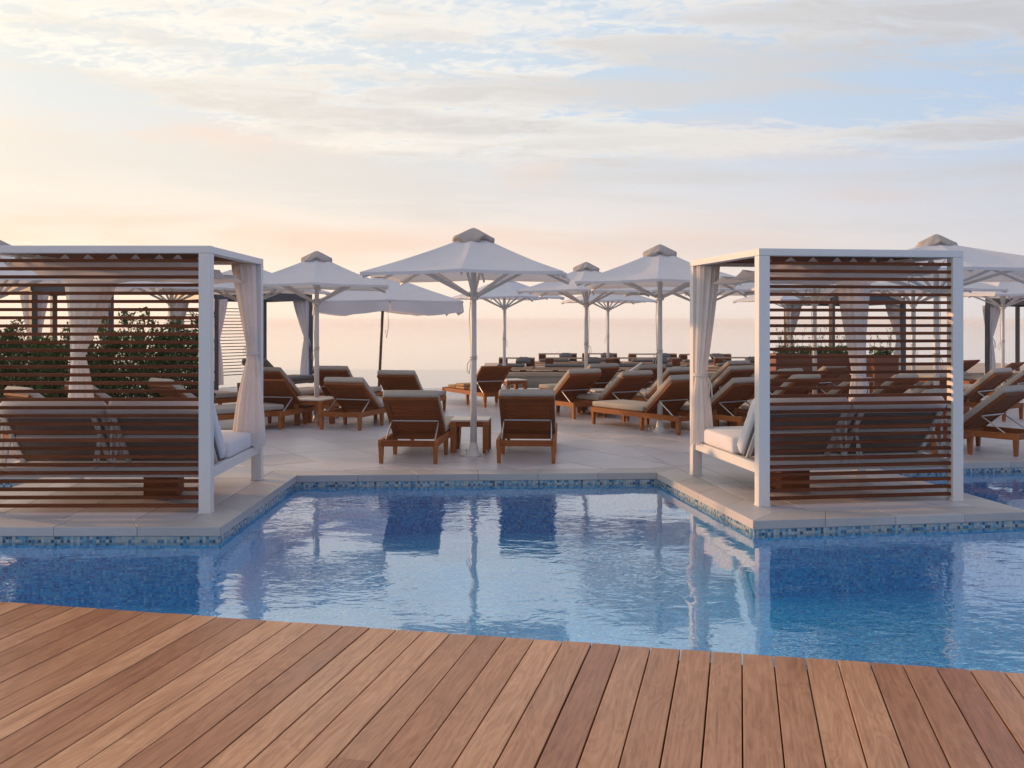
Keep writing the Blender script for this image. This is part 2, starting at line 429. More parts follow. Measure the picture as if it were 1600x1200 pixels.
def uv_quads(name, quads, m):
    """quads: list of (4 points, 4 uvs)"""
    me = bpy.data.meshes.new(name); vs = []; fs = []; uvs = []
    for p, u in quads:
        o = len(vs); vs += [tuple(q) for q in p]; fs.append(tuple(range(o, o + 4))); uvs += u
    me.from_pydata(vs, [], fs); lay = me.uv_layers.new(name='UVMap')
    for i, u in enumerate(uvs): lay.data[i].uv = u
    me.materials.append(m); return me
fl = [((-16, 1, BED), (18, 1, BED), (18, 14, BED), (-16, 14, BED))]
link('pool_floor', uv_quads('pool_floor', [(fl[0], [(p[0], p[1]) for p in fl[0]])], M['pool_floor']), kind='structure')
wl, wb = [], []
run = 0.0
for a, b in zip(EDGE[:-1], EDGE[1:]):
    L = (b - a).length
    for z0, z1, lst in ((BED, WATER - .03, wl), (WATER - .03, -.066, wb)):
        lst.append((((a.x, a.y, z0), (b.x, b.y, z0), (b.x, b.y, z1), (a.x, a.y, z1)), [(run, z0), (run + L, z0), (run + L, z1), (run, z1)]))
    run += L
pw = link('pool_wall', uv_quads('pool_wall', wl, M['pool_floor']), kind='structure')
link('waterline_band', uv_quads('waterline_band', wb, M['band']), pw)

dk_e = Vector((.9758, -.2186)); dk_b = Vector((.2186, .9758)); dk_o = Vector((-2.909, 5.782))
def dk(s, t): return dk_o + dk_e * s - dk_b * t
# water sheet ends under the deck lip
wa, wz = dk(-14, .03), dk(18, .03)
water = MB().add([(wa.x, wa.y, WATER), (wz.x, wz.y, WATER), (18, 14, WATER), (-16, 14, WATER)], [(0, 1, 2, 3)]).mesh('pool_water', M['water'])
link('pool_water', water, kind='structure')
q0, q1 = dk(-14, .05), dk(18, .05)
link('pool_wall', uv_quads('pool_wall', [(((q1.x, q1.y, BED), (q0.x, q0.y, BED), (q0.x, q0.y, -.05), (q1.x, q1.y, -.05)), [(0, BED), (32, BED), (32, -.05), (0, -.05)])], M['pool_floor']), kind='structure')

# terrace slab under the tiles
poly = [tuple(p) for p in EDGE] + [(18, 13.6), (-14, 13.6)]
poly[-2] = (EDGE[-1].x + 3, 15.2)
def slab():
    me = MB()
    inset = [Vector(p) for p in EDGE]
    pts = [(p.x, p.y) for p in inset] + [(EDGE[-1].x, 15.4), (-14, 15.4)]
    bm = bmesh.new(); vs = [bm.verts.new((x, y, -.014)) for x, y in pts]; f = bm.faces.new(vs); f.normal_update()
    bmesh.ops.triangulate(bm, faces=[f])
    m = bpy.data.meshes.new('terrace'); bm.to_mesh(m); bm.free(); m.materials.append(M['grout']); return m
terrace = link('terrace', slab(), kind='structure')
far = MB().prism([(-14, 15.0), (EDGE[-1].x, 15.0), (30, 15.0), (30, 23.9), (-30, 23.9), (-30, 15.0)], -.4, 0).mesh('terrace_beyond', M['tile_far'])
link('terrace_beyond', far, kind='structure')

# coping stones along the edge, mitred at the corners
def offset_line(pts, w):
    out = []
    for i, p in enumerate(pts):
        ns = []
        for a, b in ((i - 1, i), (i, i + 1)):
            if a < 0 or b >= len(pts): continue
            d = (pts[b] - pts[a]).normalized(); ns.append(Vector((-d.y, d.x)))
        n = sum(ns, Vector((0, 0))).normalized(); out.append(p + n * (w / max(.3, n.dot(ns[0]))))
    return out
OUT = offset_line(EDGE, -.018); INN = offset_line(EDGE, .30)
for i in range(len(EDGE) - 1):
    L = (EDGE[i + 1] - EDGE[i]).length; n = max(1, round(L / .6))
    for k in range(n):
        t0, t1 = k / n, (k + 1) / n; g = .0014 / L
        a0 = OUT[i].lerp(OUT[i + 1], t0 + g); a1 = OUT[i].lerp(OUT[i + 1], t1 - g)
        b0 = INN[i].lerp(INN[i + 1], t0 + g); b1 = INN[i].lerp(INN[i + 1], t1 - g)
        c = (a0 + a1 + b0 + b1) / 4
        me = MB().prism([tuple(p - c) for p in (a0, a1, b1, b0)], -.07, random.uniform(-.0008, .0008)).mesh('coping_stone', M['coping'], bevel=.004)
        link('coping_stone', me, terrace, (c.x, c.y, 0))

def clip(poly, p, n):
    """keep the part of a convex polygon where (q - p).n >= 0"""
    out = []
    for i in range(len(poly)):
        a, b = poly[i], poly[(i + 1) % len(poly)]
        da, db = (a - p).dot(n), (b - p).dot(n)
        if da >= 0: out.append(a)
        if (da >= 0) != (db >= 0): out.append(a.lerp(b, da / (da - db)))
    return out
def inner(i):                                    # half plane inside coping segment i
    d = (INN[i + 1] - INN[i]).normalized(); n = Vector((-d.y, d.x)); return (INN[i] + n * .004, n)
def lay_tiles(planes, org, ang, size, ri, rj):
    e = Vector((math.cos(R(ang)), math.sin(R(ang)))); f = Vector((-e.y, e.x)); g = .0045
    for i in ri:
        for j in rj:
            q = [org + e * (i * size + g) + f * (j * size + g), org + e * ((i + 1) * size - g) + f * (j * size + g),
                 org + e * ((i + 1) * size - g) + f * ((j + 1) * size - g), org + e * (i * size + g) + f * ((j + 1) * size - g)]
            for p, n in planes:
                q = clip(q, p, n)
                if len(q) < 3: break
            if len(q) < 3: continue
            ar = abs(sum(q[k].x * q[(k + 1) % len(q)].y - q[(k + 1) % len(q)].x * q[k].y for k in range(len(q)))) / 2
            if ar < .004: continue
            c = sum(q, Vector((0, 0))) / len(q)
            me = MB().prism([tuple(v - c) for v in q], -.012, random.uniform(-.0007, .0007)).mesh('tile', M['tile'])
            link('tile', me, terrace, (c.x, c.y, 0))
yl = Vector((0, 10.80))
lay_tiles([inner(1), inner(2), inner(3), (yl, Vector((0, -1)))], C_, 0.6, .6, range(0, 6), range(0, 6))
farn = (INN[8] + Vector((0, .002)), Vector((-.156, .988)))
lay_tiles([inner(5), inner(6), inner(7), (farn[0], -farn[1])], F_, 8.97, .6, range(-1, 6), range(0, 7))
xs = Vector((1.62, 0))
p5, n5 = inner(5)
lay_tiles([inner(4), (p5 - n5 * .007, -n5), (Vector((0, 15.0)), Vector((0, -1))), (yl, Vector((0, 1))), (Vector((-9.6, 0)), Vector((1, 0)))], Vector((0, 11)), 32, .8, range(-14, 12), range(-12, 14))
lay_tiles([(farn[0] + farn[1] * .006, farn[1]), (p5, n5), (Vector((0, 15.0)), Vector((0, -1))), (Vector((11, 0)), Vector((-1, 0)))], Vector((0, 11)), 32, .8, range(-14, 20), range(-14, 14))

# ------------------------------------------------------------------ timber deck in front
deck = link('timber_deck', MB().prism([tuple(dk(-4, .06)), tuple(dk(-4, 6)), tuple(dk(10, 6)), tuple(dk(10, .06))], -.2, -.035).mesh('timber_deck', M['joist']), kind='structure')
PITCH, BW = .1452, .1396
ang = math.atan2(-dk_e.y, dk_e.x)
brd = {}
for i in range(-22, 62):
    s = i * PITCH + .05
    lens = [5.2] if random.random() < .72 else None
    if not lens:
        c = random.uniform(1.0, 3.6); lens = [c, 5.2 - c]
    t0 = random.uniform(-.004, .004)
    for L in lens:
        w = BW + random.uniform(-.002, .001)
        me = MB().box(-w / 2, w / 2, -(L - .004), 0, -.026, random.uniform(-.0012, .0012)).mesh('board', M['deck'], bevel=.0025)
        p = dk(s + BW / 2, t0)
        link('board', me, deck, (p.x, p.y, 0), -ang + random.uniform(-.0006, .0006))
        t0 += L

# ------------------------------------------------------------------ umbrellas
def canopy_mesh(h, rim, peak, seed):
    rnd = random.Random(seed)
    mb = MB(); NR, NS = 7, 6
    ring = []
    for k in range(8):
        a = math.pi / 4 * k; r = h * math.sqrt(2) if k % 2 else h * 1.0
        ring.append(Vector((math.cos(a) * r, math.sin(a) * r, rim + (-.03 if k % 2 else .0))))
    inner_r = .13
    vs = []
    for k in range(8):
        for j in range(NS):
            f = j / NS
            o = ring[k].lerp(ring[(k + 1) % 8], f)
            a0 = math.pi / 4 * (k + f)
            ii = Vector((math.cos(a0) * inner_r, math.sin(a0) * inner_r, peak))
            sag = math.sin(math.pi * f)
            for i in range(NR + 1):
                u = i / NR
                p = ii.lerp(o, u)
                p.z -= sag * (.028 * math.sin(math.pi * min(1, u * 1.05)) + .008 * u) + .035 * math.sin(math.pi * u) * .5
                p.x *= 1 - .012 * sag * u; p.y *= 1 - .012 * sag * u
                vs.append(tuple(p))
            vs.append((vs[-1][0], vs[-1][1], vs[-1][2] - .035))
    n = 8 * NS; row = NR + 2; fs = []
    for c in range(n):
        d = (c + 1) % n
        for i in range(row - 1): fs.append((c * row + i, c * row + i + 1, d * row + i + 1, d * row + i))
    mb.add(vs, fs)
    me = mb.mesh('canopy', M['canopy'])
    # smooth everywhere but along the eight ribs, where the cloth is creased over the rib
    me.polygons.foreach_set('use_smooth', [True] * len(me.polygons))
    ed = {tuple(sorted(e.vertices)): e.index for e in me.edges}
    sh = [False] * len(me.edges)
    for k in range(8):
        c = k * NS
        for i in range(row - 1): sh[ed[tuple(sorted((c * row + i, c * row + i + 1)))]] = True
    for c in range(n): sh[ed[tuple(sorted((c * row + NR, ((c + 1) % n) * row + NR)))]] = True
    at = me.attributes.new('sharp_edge', 'BOOLEAN', 'EDGE'); at.data.foreach_set('value', sh)
    return me
def cap_mesh(h, z0, z1, seed):
    rnd = random.Random(seed); mb = MB(); n, nr = 40, 5; vs = []
    ph = rnd.uniform(0, 6)
    for i in range(nr + 1):
        u = i / nr
        for j in range(n):
            a = 2 * math.pi * j / n
            sq = h * (1 + .22 * abs(math.sin(2 * a)) )
            r = sq * (.06 + .94 * u)
            z = z1 - (z1 - z0) * (u ** 1.25) + (.035 * math.sin(4 * a + ph) + .018 * math.sin(9 * a + ph * 2)) * u * u
            vs.append((math.cos(a) * r, math.sin(a) * r, z))
    for j in range(n): x, y, z = vs[nr * n + j]; vs.append((x * .93, y * .93, z - .02))
    fs = []
    for i in range(nr + 1):
        for j in range(n): fs.append((i * n + j, i * n + (j + 1) % n, (i + 1) * n + (j + 1) % n, (i + 1) * n + j))
    fs.append(tuple(reversed(range(n))))
    return mb.add(vs, fs).mesh('vent_cap', M['cap'], smooth=True)

def umbrella(label, x, y, rz=0.0, h=1.1, rim=2.15, peak=2.56, hub=1.885, style=0, cord=True):
    t = thing('parasol', label, 'parasol', (x, y, 0), rz, 'white parasols on the terrace')
    pr = .036
    k = (h, rim, peak, hub)
    link('pole', cached(('pole', peak), lambda: MB().tube([(0, 0, .1), (0, 0, 1.1), (0, 0, peak + .02)], [pr * 1.1, pr, pr * .9], 14).mesh('pole', M['offwhite'], smooth=True)), t)
    link('base_plate', cached('ubase', lambda: MB().lathe([(.13, 0), (.13, .012), (.085, .02), (.058, .06), (.045, .13), (.042, .16)], 16).mesh('base_plate', M['offwhite'])), t)
    for a in (0.6, 2.2, 3.7, 5.3):
        link('anchor_hook', cached('uhook', lambda: MB().tube([(.13, 0, .004), (.17, 0, .01), (.185, 0, .035), (.17, 0, .055)], .007, 6).mesh('anchor_hook', M['steel'])), t, (0, 0, 0), a)
    link('runner_hub', cached(('hub', hub), lambda: MB().lathe([(.05, hub - .05), (.062, hub - .03), (.062, hub + .03), (.045, hub + .05)], 14).mesh('runner_hub', M['offwhite'])), t)
    cn = link('canopy', cached(('can',) + k, lambda: canopy_mesh(h, rim, peak, 1)), t)
    sd_ = random.randint(0, 5)
    link('vent_cap', cached(('cap', h, peak, sd_), lambda: cap_mesh(.225, peak - .03, peak + .125, sd_)), cn)
    for q in range(8):
        a = math.pi / 4 * q; r = h * math.sqrt(2) if q % 2 else h
        odd = q % 2
        def rib(): return MB().bar((.05, 0, peak - .03), (r * .985, 0, rim - .055 + (-.03 if odd else 0)), .022, .03).mesh('rib', M['offwhite'])
        def strut():
            f = .66 if not odd else .60
            e = Vector((.05, 0, peak - .03)).lerp(Vector((r, 0, rim - .055)), f)
            return MB().bar((.055, 0, hub), (e.x, 0, e.z), .024, .032).mesh('strut', M['offwhite'])
        link('rib', cached(('rib', odd) + k, rib), t, (0, 0, 0), a)
        link('strut', cached(('strut', odd) + k, strut), t, (0, 0, 0), a)
    if cord:
        def cd():
            pts = [(pr + .01, 0, hub - .06), (pr + .02, .01, 1.65), (pr + .012, 0, 1.4), (pr + .006, 0, 1.16)]
            mb = MB().tube(pts, .005, 5)
            mb.tube([(math.cos(a) * (pr + .007), math.sin(a) * (pr + .007), 1.13 + .004 * a) for a in [i * .5 for i in range(26)]], .006, 5)
            mb.tube([(pr, 0, 1.14), (pr + .05, .01, 1.08), (pr + .06, 0, 1.0), (pr + .03, 0, .96), (pr + .015, 0, 1.05), (pr + .005, 0, 1.13)], .005, 5)
            return mb.mesh('cord', M['cord'])
        link('cord', cached(('cord', hub), cd), t, (0, 0, 0), random.choice((.2, 3.3, 2.6)))
    return t
umbrella('large white parasol at centre standing behind the two loungers nearest the pool', G(740, 12.0), 12.0, R(-5))
umbrella('white parasol just right of the left pavilion curtain beside low side table', G(495, 16.0), 16.0, R(8))
umbrella('far white parasol seen beneath the right edge of the central canopy', G(788, 24.0), 24.0, R(18))
umbrella('white parasol directly right of the central one, weathered beige cap on top', G(916, 19.0), 19.0, R(-12))
umbrella('most distant small white parasol between the two right-hand poles', G(950, 28.5), 28.5, R(10))
umbrella('white parasol left of the right pavilion rising above a row of loungers', G(1031, 14.6), 14.6, R(-10), hub=1.93)
umbrella('white parasol hidden behind the left curtain of the right pavilion', G(1098, 19.0), 19.0, R(5), h=1.25)
umbrella('wide flat white parasol with cap showing above the right pavilion corner', G(1463, 13.0), 13.0, R(-9), h=1.6, rim=2.2, peak=2.57, hub=1.96)
umbrella('white parasol behind the slats at right of the right pavilion', G(1427, 18.0), 18.0, R(6))
umbrella('white parasol on the far right beside the dark post with tied curtain', G(1567, 21.7), 21.7, R(14))
umbrella('white parasol behind right pavilion slats above the long planter', G(1273, 17.5), 17.5, R(-8))
umbrella('distant white parasol at left end of planter behind right pavilion slats', G(1236, 27.0), 27.0, R(20))
umbrella('white parasol behind left pavilion post above the hedge end', G(268, 17.2), 17.2, R(4))
umbrella('white parasol in front of the dark slatted cabana on the left', G(388, 18.3), 18.3, R(-14))
umbrella('white parasol cut by the left edge of the picture above pavilion roof', G(-10, 13.4), 13.4, R(10))

def valance_parasol():
    y = 20.0; x = G(596, y)
    t = thing('parasol', 'large white parasol with hanging valance on a thin leaning bronze pole', 'parasol', (x, y, 0), R(12))
    link('pole', MB().tube([(-.06, 0, 0), (0, 0, 1.3), (.06, 0, 2.5)], .028, 12).mesh('pole', M['brown_pole'], smooth=True), t)
    h, rim, peak = 1.36, 1.98, 2.48
    link('base_plate', MB().lathe([(.28, 0), (.28, .05), (.06, .07), (.05, .3)], 18, (-.06, 0)).mesh('base_plate', M['brown_pole']), t)
    link('canopy', canopy_mesh(h, rim, peak, 3), t, (.05, 0, 0))
    ring = [(math.cos(math.pi / 4 * k) * (h * math.sqrt(2) if k % 2 else h), math.sin(math.pi / 4 * k) * (h * math.sqrt(2) if k % 2 else h)) for k in range(8)]
    for k in range(8):
        a, b = Vector(ring[k]), Vector(ring[(k + 1) % 8]); vs = []; n = 10
        for i in range(n + 1):
            f = .015 + .97 * i / n; p = a.lerp(b, f); dz = -.012 * math.sin(math.pi * f) + .02 * math.cos(2 * math.pi * f) - .02
            out = p.normalized() * (.012 + .02 * math.sin(math.pi * f * 3 + k))
            z = rim - .01 - .02 * math.sin(math.pi * f) + (-.03 * (k % 2 if i < n / 2 else (k + 1) % 2))
            vs += [(p.x * .993, p.y * .993, z), (p.x * .993 + out.x, p.y * .993 + out.y, z - .19 + dz)]
        link('valance', MB().add(vs, [(2 * i, 2 * i + 1, 2 * i + 3, 2 * i + 2) for i in range(n)]).mesh('valance', M['canopy'], smooth=True), t, (.05, 0, 0))
        link('rib', MB().bar((.04, 0, peak - .03), (Vector(ring[k]).length * .98, 0, rim - .05), .02).mesh('rib', M['brown_pole']), t, (.05, 0, 0), math.pi / 4 * k)
    link('vent_cap', cap_mesh(.24, peak - .02, peak + .13, 2), t, (.05, 0, 0))
    link('pull_cord', MB().tube([(.12, 0, 1.9), (.14, 0, 1.5), (.1, 0, 1.25), (.075, 0, 1.4)], .006, 5).mesh('pull_cord', M['cord']), t)
valance_parasol()

# ------------------------------------------------------------------ sun loungers
LW = .67; PIV = .74; BL = .74; TH = R(37)
def back_mtx(TH):
    # backrest local frame: x across, y up along the backrest, z out of its front
    m = Matrix.Translation((0, PIV, .275)) @ Matrix.Rotation(math.pi - TH, 4, 'X')
    # after rotation +y points back and up; flip z so that it faces the sitter
    return m @ Matrix.Scale(-1, 4, (0, 0, 1))
def pillow(x0, x1, y0, y1, z0, z1, mtx=None, puff=.012, bev=.028):
    mb = MB(); nx, ny = 6, 10; vs = []; fs = []
    def top(i, j): return puff * (1 - (2 * i / nx - 1) ** 4) * (1 - (2 * j / ny - 1) ** 4)
    for s in (0, 1):
        for j in range(ny + 1):
            for i in range(nx + 1):
                z = (z1 + top(i, j) * random.uniform(.4, 1.5)) if s else z0
                edge = i in (0, nx) or j in (0, ny); w = .35 if edge else 0
                vs.append(Vector((x0 + (x1 - x0) * i / nx + w * random.uniform(-.01, .01), y0 + (y1 - y0) * j / ny + w * random.uniform(-.012, .012), z)))
    N = (nx + 1) * (ny + 1)
    for j in range(ny):
        for i in range(nx):
            a = j * (nx + 1) + i
            fs.append((a, a + nx + 1, a + nx + 2, a + 1)); fs.append((N + a, N + a + 1, N + a + nx + 2, N + a + nx + 1))
    loop = [i for i in range(nx + 1)] + [j * (nx + 1) + nx for j in range(1, ny + 1)] + [ny * (nx + 1) + i for i in range(nx - 1, -1, -1)] + [j * (nx + 1) for j in range(ny - 1, 0, -1)]
    for k in range(len(loop)):
        a, b = loop[k], loop[(k + 1) % len(loop)]; fs.append((a, b, N + b, N + a))
    if mtx: vs = [mtx @ q for q in vs]
    return vs, fs
def lounger_meshes(wood_key='teak', cush='cushion', tilt=37, seed=0):
    d = {}; random.seed(seed)
    t, tx = M[wood_key], M[wood_key + '_x'] if wood_key + '_x' in M else M[wood_key]
    w = LW / 2
    d['side_rail'] = (MB().box(-.0175, .0175, .0, 1.95, .19, .262), t)
    d['cross_rail'] = (MB().box(-w + .036, w - .036, -.018, .018, .192, .258), tx)
    sl = MB()
    for i in range(13):
        y = PIV + .03 + i * .09; sl.box(-w + .037, w - .037, y, y + .07, .25, .268)
    d['seat_slats'] = (sl, tx)
    bmx = back_mtx(R(tilt))
    bf = MB()
    for sx in (-1, 1): bf.box(min(sx * .25, sx * .315), max(sx * .25, sx * .315), .0, BL, -.034, 0, bmx)
    bf.box(-.249, .249, .002, .07, -.032, -.002, bmx).box(-.249, .249, BL - .09, BL - .002, -.032, -.002, bmx)
    d['backrest_frame'] = (bf, tx)
    bs = MB()
    for i in range(11):
        y = .076 + i * .0525; bs.box(-.249, .249, y, y + .045, -.026, -.006, bmx)
    d['backrest_slats'] = (bs, tx)
    sp = MB(); b0 = bmx @ Vector((-.27, .32, -.045)); b1 = bmx @ Vector((.27, .32, -.045))
    sp.tube([b0, b1], .010, 8)
    for p, sx in ((b0, -1), (b1, 1)): sp.tube([p, (sx * .28, .16, .25)], .009, 8)
    d['support_bar'] = (sp, M['steel'])
    me = {k: v[0].mesh(k, v[1]) for k, v in d.items() if isinstance(v, tuple)}
    # tapered leg
    me['leg'] = MB().box(-.0275, .0275, -.0275, .0275, 0, .19, taper=.72).mesh('leg', t)
    mb = MB()
    vs, fs = pillow(-.315, .315, PIV + .03, 1.945, .270, .35); mb.add(vs, fs)
    me['seat_cushion'] = mb.mesh('seat_cushion', M[cush], smooth=True, bevel=.022, segs=3)
    mb = MB(); vs, fs = pillow(-.318, .318, .05, BL + .035, .002, .085, bmx); mb.add(vs, [tuple(reversed(f)) for f in fs])
    me['back_cushion'] = mb.mesh('back_cushion', M[cush], smooth=True, bevel=.024, segs=3)
    return me
LN = [0]
LEGS = [(sx * (LW / 2 - .03), y) for y in (.03, .80, 1.915) for sx in (-1, 1)]
def lounger(label, x, y, head, cushion=True, style='teak', seat=True, sc=1.0):
    """x, y: middle of the head end; head: degrees the foot end points right (+) or left (-) of straight ahead"""
    LN[0] += 1; tilt = (37, 38.5, 35.5, 40, 36.5, 33.5, 38)[LN[0] % 7] if LN[0] > 2 else 37 + LN[0] * .8
    me = cached(('lounger', style, tilt), lambda: lounger_meshes(*(('teak', 'cushion') if style == 'teak' else ('dark_slat', 'grey_cushion')), tilt, LN[0]))
    t = thing('sun_lounger', label, 'sun lounger', (x, y, 0), R(-head), 'teak sun loungers on the terrace')
    for k in ('backrest_frame', 'support_bar'): link(k, me[k], t)
    for sx in (-1, 1): link('side_rail', me['side_rail'], t, (sx * (LW / 2 - .0175), 0, 0))
    for yy in (.02, PIV, 1.93): link('cross_rail', me['cross_rail'], t, (0, yy, 0))
    link('seat_slats', me['seat_slats'], t, kind='stuff')
    link('backrest_slats', me['backrest_slats'], t, kind='stuff')
    for p in LEGS: link('leg', me['leg'], t, (p[0], p[1], 0))
    if seat: link('seat_cushion', me['seat_cushion'], t)
    if cushion: link('back_cushion', me['back_cushion'], t)
    return t
lounger('lounger at pool edge left of the central parasol pole, seen from behind', G(637, 11.3), 11.3, 5)
lounger('lounger at pool edge right of the central parasol pole, seen from behind', G(822, 11.33), 11.33, 3)
lounger('bare-backed lounger without cushion, folded towels on its seat, behind central pole', -.21, 18.75, -27, cushion=False, seat=False)
lounger('lounger straight behind the one at pool edge left, under leaning bronze pole', G(614, 16.2), 16.2, 12)
lounger('lounger standing right of the small side table by the second parasol pole', -2.50, 14.75, 17)
lounger('lounger half hidden by the tied curtain of the left pavilion, uncushioned back', -3.68, 14.9, 16, cushion=False)
lounger('lounger behind the tied curtain of left pavilion, its grey cushion top showing', G(405, 17.2), 17.2, 22)
lounger('lounger behind the second parasol pole with only its backrest top showing', G(510, 17.3), 17.3, 12)
lounger('dark grey lounger inside the slatted cabana on the left', G(390, 21.5), 21.5, 25, style='dark')
lounger('lounger in profile just right of the left pavilion front post, farther one', -6.15, 16.3, 40)
lounger('lounger in profile just right of the left pavilion front post, nearer one', -4.95, 13.9, 44)
lounger('lounger behind the slats of left pavilion between its two curtains', -6.0, 13.7, 42)
lounger('lounger seen through the slats at the far left picture edge', -5.95, 11.9, 40)
lounger('lounger angled left immediately behind the pool-edge lounger on the right', 1.28, 16.57, -30)
lounger('lounger tucked directly behind the angled one at centre right', G(953, 18.3), 18.3, -30)
lounger('lounger angled left between the two parasol poles at centre right', 2.10, 16.25, -33)
lounger('lounger in full side view left of the right pavilion curtain', 2.58, 14.25, -34)
lounger('nearest lounger showing between curtain and front post of the right pavilion', 3.42, 14.2, -35)
lounger('lounger behind parasol pole in the back row left of right pavilion', G(1027, 19.0), 19.0, -32)
lounger('lounger just left of the right pavilion curtain in the middle row', G(1078, 17.0), 17.0, -32)
lounger('upper lounger of the pair between curtain and front post of right pavilion', G(1165, 20.0), 20.0, -36)
lounger('lower lounger of the pair between curtain and front post of right pavilion', G(1172, 17.4), 17.4, -36)
lounger('first lounger right of the front post behind right pavilion slats', G(1248, 17.0), 17.0, -38)
lounger('lounger behind right pavilion slats below the left part of planter', G(1278, 14.4), 14.4, -38)
lounger('back-row lounger close before the long planter behind right pavilion slats', G(1318, 18.6), 18.6, -38)
lounger('lounger left of the inner curtain behind right pavilion slats', G(1358, 14.6), 14.6, -40)
lounger('lounger right of the inner curtain behind right pavilion slats', G(1434, 14.8), 14.8, -40)
lounger('lounger by the right post of the right pavilion behind its slats', G(1500, 15.5), 15.5, -42)
lounger('nearest lounger at right picture edge beside the small pool inlet', 6.17, 12.1, -38)
lounger('lounger right behind the right post of right pavilion at the pool inlet edge', 5.2, 11.95, -28)
lounger('second lounger from the pool at the right picture edge', 8.0, 16.2, -40)
lounger('far lounger left of the black post and tied curtain at right', G(1528, 22.5), 22.5, -35, cushion=False)
lounger('far lounger right of the parasol pole at right picture edge', G(1600, 22.0), 22.0, -40, cushion=False)
lounger('lounger at right picture edge between the near and far rows', G(1640, 18.5), 18.5, -45)

def towels():
    x, y, a = -.21, 18.75, R(27)
    f = Vector((math.sin(-a), math.cos(a)))
    for i, (dd, w, h, lab) in enumerate(((1.62, .34, .06, 'folded ochre towel at the foot of the bare-backed lounger'), (1.2, .4, .11, 'thick folded ochre towel in the middle of the bare-backed lounger'))):
        p = Vector((x, y)) + f * dd
        t = thing('towel', lab, 'towel', (p.x, p.y, .269), a, 'folded towels on a lounger')
        for k in range(2):
            mb = MB(); vs, fs = pillow(-.29, .29, -w / 2 + .01 * k, w / 2 - .012 * k, k * h / 2 + .001, (k + 1) * h / 2 - .008, puff=.006); mb.add(vs, fs)
            link('fold', mb.mesh('fold', M['towel'], smooth=True, bevel=.012), t)
towels()

# ------------------------------------------------------------------ side tables
def side_table(label, x, y, rz=0.0, w=.46, h=.40):
    t = thing('side_table', label, 'side table', (x, y, 0), rz, 'low teak side tables')
    a = w / 2
    link('table_top', cached(('ttop', w, h), lambda: MB().box(-a, a, -a, a, h - .022, h).mesh('table_top', M['tabletop'], bevel=.004)), t)
    link('apron', cached(('tapr', w, h), lambda: MB().box(-a + .071, a - .071, -a + .004, -a + .03, h - .085, h - .023).box(-a + .071, a - .071, a - .03, a - .004, h - .085, h - .023).box(-a + .004, -a + .03, -a + .071, a - .071, h - .085, h - .023).box(a - .03, a - .004, -a + .071, a - .071, h - .085, h - .023).mesh('apron', M['teak_x'])), t)
    for sx in (-1, 1):
        for sy in (-1, 1):
            link('leg', cached(('tleg', h), lambda: MB().box(-.035, .035, -.035, .035, 0, h - .023).mesh('leg', M['teak'], bevel=.003)), t, (sx * (a - .035), sy * (a - .035), 0))
M['tabletop'] = mat('table_top_laminate', paint((.58, .50, .43), .4, .15))
side_table('low teak side table beside the central parasol pole', G(736, 12.45), 12.45, R(-3))
side_table('small side table between the two loungers at left centre', G(492, 15.6), 15.6, R(-16))
side_table('side table behind the right pavilion curtain with a white book on top', 2.98, 14.95, R(30))
side_table('far side table right of the bare-backed lounger', G(800, 20.6), 20.6, R(27))
side_table('far side table by the second parasol right of centre', G(935, 17.6), 17.6, R(30))
side_table('side table behind right pavilion slats near its right post', G(1482, 16.6), 16.6, R(40))
bk = thing('book', 'white book lying on side table by the right pavilion curtain', 'book', (3.0, 14.9, .401), R(20))
link('cover', MB().box(-.1, .1, -.13, .13, 0, .004).box(-.1, .1, -.13, .13, .031, .035).box(-.1, -.096, -.13, .13, .0045, .0305).mesh('cover', M['white']), bk)
link('pages', MB().box(-.094, .096, -.126, .126, .005, .030).mesh('pages', M['offwhite']), bk)

# ------------------------------------------------------------------ pavilions with daybeds
PW, PD, PH, PT, BT = 1.90, 1.84, 2.215, .10, .062
def curtain_mesh(z0, z1, zt, top, tie, bot, seed, m):
    """closed pleated bundle. top, tie, bot = (cx, cy, half x, half y)"""
    rnd = random.Random(seed); n, nz = 72, 30; vs = []; fs = []
    ph = [rnd.uniform(0, 6.28) for _ in range(4)]
    for i in range(nz + 1):
        u = i / nz; z = z1 + (z0 - z1) * u; ut = (z1 - zt) / (z1 - z0)
        if u < ut: a, b, f = top, tie, (u / ut); f = f ** 1.15
        else: a, b, f = tie, bot, ((u - ut) / (1 - ut)); f = 1 - (1 - f) ** 1.7
        c = [p + (q - p) * f for p, q in zip(a, b)]
        near = math.exp(-((u - ut) / .05) ** 2)
        amp = .26 * (1 - .5 * near)
        for j in range(n):
            an = 2 * math.pi * j / n
            pl = 1 + amp * (.55 * math.sin(11 * an + ph[0] + .5 * math.sin(2 * u)) + .35 * math.sin(17 * an + ph[1] + u) + .2 * math.sin(5 * an + ph[2] + 2 * u))
            zz = z + (.02 * math.sin(5 * an + ph[3]) if i == nz else 0)
            vs.append((c[0] + math.cos(an) * c[2] * pl, c[1] + math.sin(an) * c[3] * pl, zz))
    for i in range(nz):
        for j in range(n): fs.append((i * n + j, (i + 1) * n + j, (i + 1) * n + (j + 1) % n, i * n + (j + 1) % n))
    fs.append(tuple(range(n)))
    return MB().add(vs, fs).mesh('curtain', m, smooth=True)
